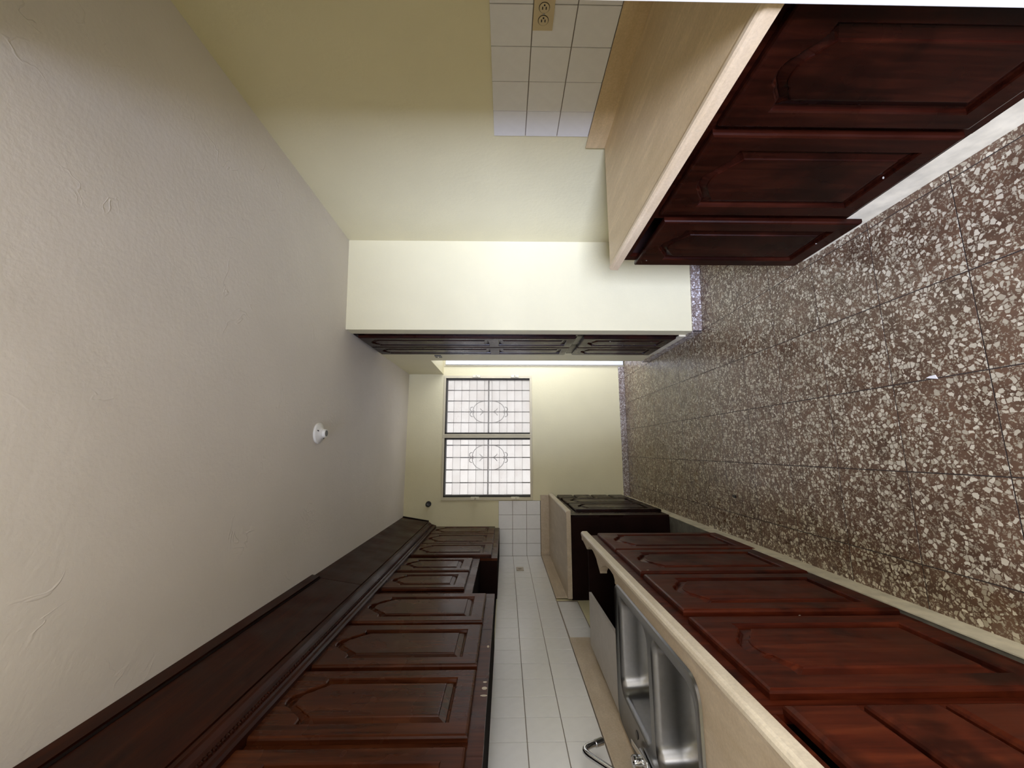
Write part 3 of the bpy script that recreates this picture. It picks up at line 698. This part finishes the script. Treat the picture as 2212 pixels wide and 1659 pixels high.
for (x0, x1, y0, y1) in bowls:
    bm = B(); prev = None
    lv = [(0.0, 0.902, 0.055), (0.005, 0.8965, 0.055), (0.009, 0.880, 0.055), (0.015, 0.830, 0.056), (0.023, 0.792, 0.058), (0.036, 0.765, 0.062), (0.055, 0.748, 0.066), (0.080, 0.740, 0.062), (0.115, 0.737, 0.05)]
    for ins, z, r in lv:
        ring = [bm.verts.new((x, y, z)) for x, y in rrect(x0+ins, x1-ins, y0+ins, y1-ins, r)]
        if prev:
            m_ = len(ring)
            for i in range(m_): bm.faces.new((prev[i], prev[(i+1) % m_], ring[(i+1) % m_], ring[i]))
        prev = ring
    bm.faces.new(prev); bw = obj('bowl', bm, 'steel', sk, True)
    bm = B(); lathe(bm, [(0.042, 0.0), (0.042, 0.002), (0.036, 0.003), (0.030, -0.002), (0.004, -0.003)], ((x0+x1)/2, (y0+y1)/2, 0.7375), 20); obj('drain', bm, 'chrome', bw, True)
bm = B(); lathe(bm, [(0.014, 0.0), (0.014, 0.0008)], (-1.010, 1.700, 0.9036), 16); obj('tap_hole', bm, 'black', sk)
# faucet
fc = thing('faucet', (-1.035, 1.50, 0.904), 'chrome faucet with a bent swivel spout behind the sink', 'faucet')
bm = B(); box(bm, -1.068, -1.012, 1.36, 1.640, 0.9045, 0.918, 0.005); obj('base_plate', bm, 'chrome', fc, True)
bm = B(); lathe(bm, [(0.021, 0.0), (0.021, 0.018), (0.016, 0.026), (0.014, 0.045)], (-1.040, 1.50, 0.917), 20); obj('body', bm, 'chrome', fc, True)
pts = [(-1.040, y, z) for y, z in ((1.500, 0.950), (1.520, 0.972), (1.575, 1.022), (1.625, 1.068), (1.645, 1.085), (1.657, 1.093), (1.668, 1.097), (1.680, 1.095), (1.690, 1.087), (1.697, 1.075), (1.703, 1.062), (1.709, 1.048))]
bm = B(); tube(bm, pts, 0.0102, 14); obj('spout', bm, 'chrome', fc, True)
bm = B(); tube(bm, [(-1.040, 1.706, 1.054), (-1.040, 1.719, 1.026)], 0.0125, 14); obj('nozzle', bm, 'chrome', fc, True)
bm = B(); lathe(bm, [(0.019, 0.0), (0.021, 0.010), (0.021, 0.024), (0.016, 0.030), (0.004, 0.031)], (-1.048, 1.625, 0.917), 18); obj('handle_knob', bm, 'chrome', fc, True)
bm = B(); box(bm, -0.009, 0.009, -0.09, 0.09, -0.0025, 0.0025, 0.002); bm.transform(Matrix.Translation((-1.008, 1.605, 0.925)) @ Matrix.Rotation(math.radians(12), 4, 'Z')); obj('handle_lever', bm, 'chrome', fc)

# ------------------------------------------------------------------ pantry cupboard in the passage wall
ang = math.atan2(FR[1][0]-FR[0][0], FR[1][1]-FR[0][1])
pn = thing('pantry_cupboard', (frx(3.25)+0.2, 3.25, 0.08), 'tall dark pantry cupboard with two columns of panelled doors', 'cupboard')
PT = Matrix.Translation((frx(2.930), 2.930, 0)) @ Matrix.Rotation(-ang, 4, 'Z')   # local y runs along the wall
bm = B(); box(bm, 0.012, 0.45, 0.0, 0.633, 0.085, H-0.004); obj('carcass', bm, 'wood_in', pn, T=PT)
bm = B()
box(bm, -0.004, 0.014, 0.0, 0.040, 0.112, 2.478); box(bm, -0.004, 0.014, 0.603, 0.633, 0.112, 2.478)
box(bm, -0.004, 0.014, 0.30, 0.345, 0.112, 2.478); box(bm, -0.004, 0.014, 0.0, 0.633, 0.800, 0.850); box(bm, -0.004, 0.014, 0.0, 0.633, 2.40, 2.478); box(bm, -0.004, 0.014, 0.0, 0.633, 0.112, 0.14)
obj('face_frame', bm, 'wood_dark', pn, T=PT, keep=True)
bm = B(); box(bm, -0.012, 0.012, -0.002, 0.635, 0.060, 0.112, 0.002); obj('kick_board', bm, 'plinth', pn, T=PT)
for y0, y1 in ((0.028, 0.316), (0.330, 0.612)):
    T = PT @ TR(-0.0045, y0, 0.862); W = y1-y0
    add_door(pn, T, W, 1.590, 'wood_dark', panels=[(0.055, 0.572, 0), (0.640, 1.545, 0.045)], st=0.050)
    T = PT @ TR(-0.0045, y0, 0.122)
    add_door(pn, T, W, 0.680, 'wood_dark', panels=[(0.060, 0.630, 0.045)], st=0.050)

# ------------------------------------------------------------------ small fittings
# ceiling lamp holder
lh = thing('lamp_holder', (0.098, 2.51, 2.44), 'white porcelain ceiling lamp holder without a bulb', 'lamp holder')
lx, ly = 0.098, 2.508
bm = B(); lathe(bm, [(0.004, 0.0), (0.060, 0.0), (0.062, -0.006), (0.061, -0.013), (0.050, -0.020), (0.034, -0.026), (0.028, -0.034), (0.004, -0.034)], (lx, ly, H-0.0005), 32); obj('base', bm, 'porcelain', lh, True)
bm = B(); lathe(bm, [(0.024, -0.030), (0.0245, -0.044), (0.024, -0.052), (0.019, -0.053), (0.018, -0.035)], (lx, ly, H), 28); obj('socket', bm, 'porcelain', lh, True)
bm = B(); lathe(bm, [(0.018, -0.0535), (0.004, -0.0532)], (lx, ly, H), 24); bmesh.ops.translate(bm, verts=bm.verts, vec=(0, 0, -0.0004)); obj('socket_mouth', bm, 'black', lh)
for an in (2.2, 5.0):
    bm = B(); box(bm, -0.010, 0.010, -0.003, 0.003, -0.002, 0.002); bm.transform(Matrix.Translation((lx+0.042*math.cos(an), ly+0.042*math.sin(an), H-0.0225)) @ Matrix.Rotation(an, 4, 'Z')); obj('screw_slot', bm, 'black', lh)
# black socket on the end wall
bs = thing('wall_socket', (-0.604, YB-0.04, 2.19), 'small black lamp socket sticking out high on the end wall', 'lamp socket')
bm = B(); lathe(bm, [(0.004, -0.001), (0.024, -0.001), (0.029, -0.016), (0.030, -0.070), (0.022, -0.084), (0.004, -0.086)], (0, 0, 0), 18, 'Y'); bm.transform(Matrix.Translation((-0.590, YB, 2.226)) @ Matrix.Rotation(math.radians(16), 4, 'X') @ Matrix.Rotation(math.radians(14), 4, 'Z')); obj('shell', bm, 'black', bs, True)
bm = B(); tube(bm, [(-0.590, YB-0.004, 2.226), (-0.604, YB-0.012, 2.235)], 0.004, 8); obj('cord_stub', bm, 'black', bs, True)
# outlets
def outlet(loc, s, label, mat, duplex):
    x, y, z = loc
    t = thing('outlet', loc, label, 'outlet', 'wall outlets')
    bm = B(); lo, hi = sorted((x, x+s*0.005)); box(bm, lo, hi, y-0.058, y+0.058, z-0.035, z+0.035, 0.002); obj('cover_plate', bm, mat, t)
    for dy in ((-0.021, 0.021) if duplex else (0.0,)):
        bm = B(); lathe(bm, [(0.0165, 0.0), (0.0165, s*0.0025), (0.003, s*0.0026)], (x+s*0.0048, y+dy, z), 20, 'X'); rc = obj('receptacle', bm, mat, t)
        bm = B(); lathe(bm, [(0.0185, 0.0), (0.0185, s*0.0006)], (x+s*0.0048, y+dy, z), 20, 'X'); obj('receptacle_gap', bm, 'brass', t)
        for dz, hy in ((-0.006, 0.0), (0.006, 0.0)):
            bm = B(); lo, hi = sorted((x+s*0.0070, x+s*0.0080)); box(bm, lo, hi, y+dy-0.0045, y+dy+0.0045, z+dz-0.0018, z+dz+0.0018); obj('slot', bm, 'black', rc)
        bm = B(); lathe(bm, [(0.003, 0.0), (0.003, s*0.001)], (x+s*0.0070, y+dy-0.0095, z), 10, 'X'); obj('ground_slot', bm, 'black', rc)
    bm = B(); lathe(bm, [(0.003, 0.0), (0.002, s*0.0012)], (x+s*0.0048, y, z), 10, 'X'); obj('plate_screw', bm, 'chrome', t)
    return t
outlet((XR-0.0078, 1.171, 1.2525), -1, 'ivory double outlet on the tiles above the bare counter', 'ivory', True)
outlet((XL+0.0078, 4.254, 1.236), 1, 'small beige outlet on the tiles in the window corner', 'beige', False)
# open electrical box high on the passage wall
eb = thing('electrical_box', (frx(3.72), 3.72, 1.975), 'small black electrical box high on the wall past the pantry', 'electrical box')
bm = B(); box(bm, frx(3.72)-0.008, frx(3.72)+0.006, 3.675, 3.765, 1.962, 2.020, 0.002); obj('box_rim', bm, 'black', eb)
bm = B(); box(bm, frx(3.72)-0.011, frx(3.72)-0.008, 3.71, 3.735, 1.985, 1.997, 0.001); obj('strap', bm, 'chrome', eb)
# cable over the tiles
cb = thing('cable', (XL+0.012, 1.95, 1.4435), 'thin black cable clipped along the top of the tiles', 'cable')
pts = [(XL+0.0065, y, 1.4475+0.0016*math.sin(y*9)) for y in [1.05+0.06*k for k in range(27)]]
bm = B(); tube(bm, pts, 0.0030, 8); obj('wire', bm, 'black', cb, True)
for y in (1.62, 1.84, 2.30):
    bm = B(); box(bm, XL+0.001, XL+0.012, y-0.007, y+0.007, 1.443, 1.456, 0.002); obj('clip', bm, 'black', cb)
# bits on the floor
def scrap(name, x, y, pts, h, mat, label, cat):
    bm = B(); prism(bm, [(x+u, y+v) for u, v in pts], 0.0004, h); tag(obj(name, bm, mat), label, cat)
scrap('plastic_scrap', 0.230, 1.303, [(-0.008, -0.016), (0.006, -0.010), (0.005, 0.008), (0.001, 0.020), (-0.003, 0.006)], 0.0022, 'chip', 'small white scrap on the floor tiles near the camera', 'scrap')
scrap('rubber_scrap', -0.275, 2.569, [(-0.009, -0.014), (0.006, -0.014), (0.009, 0.012), (-0.005, 0.015)], 0.010, 'black', 'small black scrap on the floor before the cooktop cabinet', 'scrap')
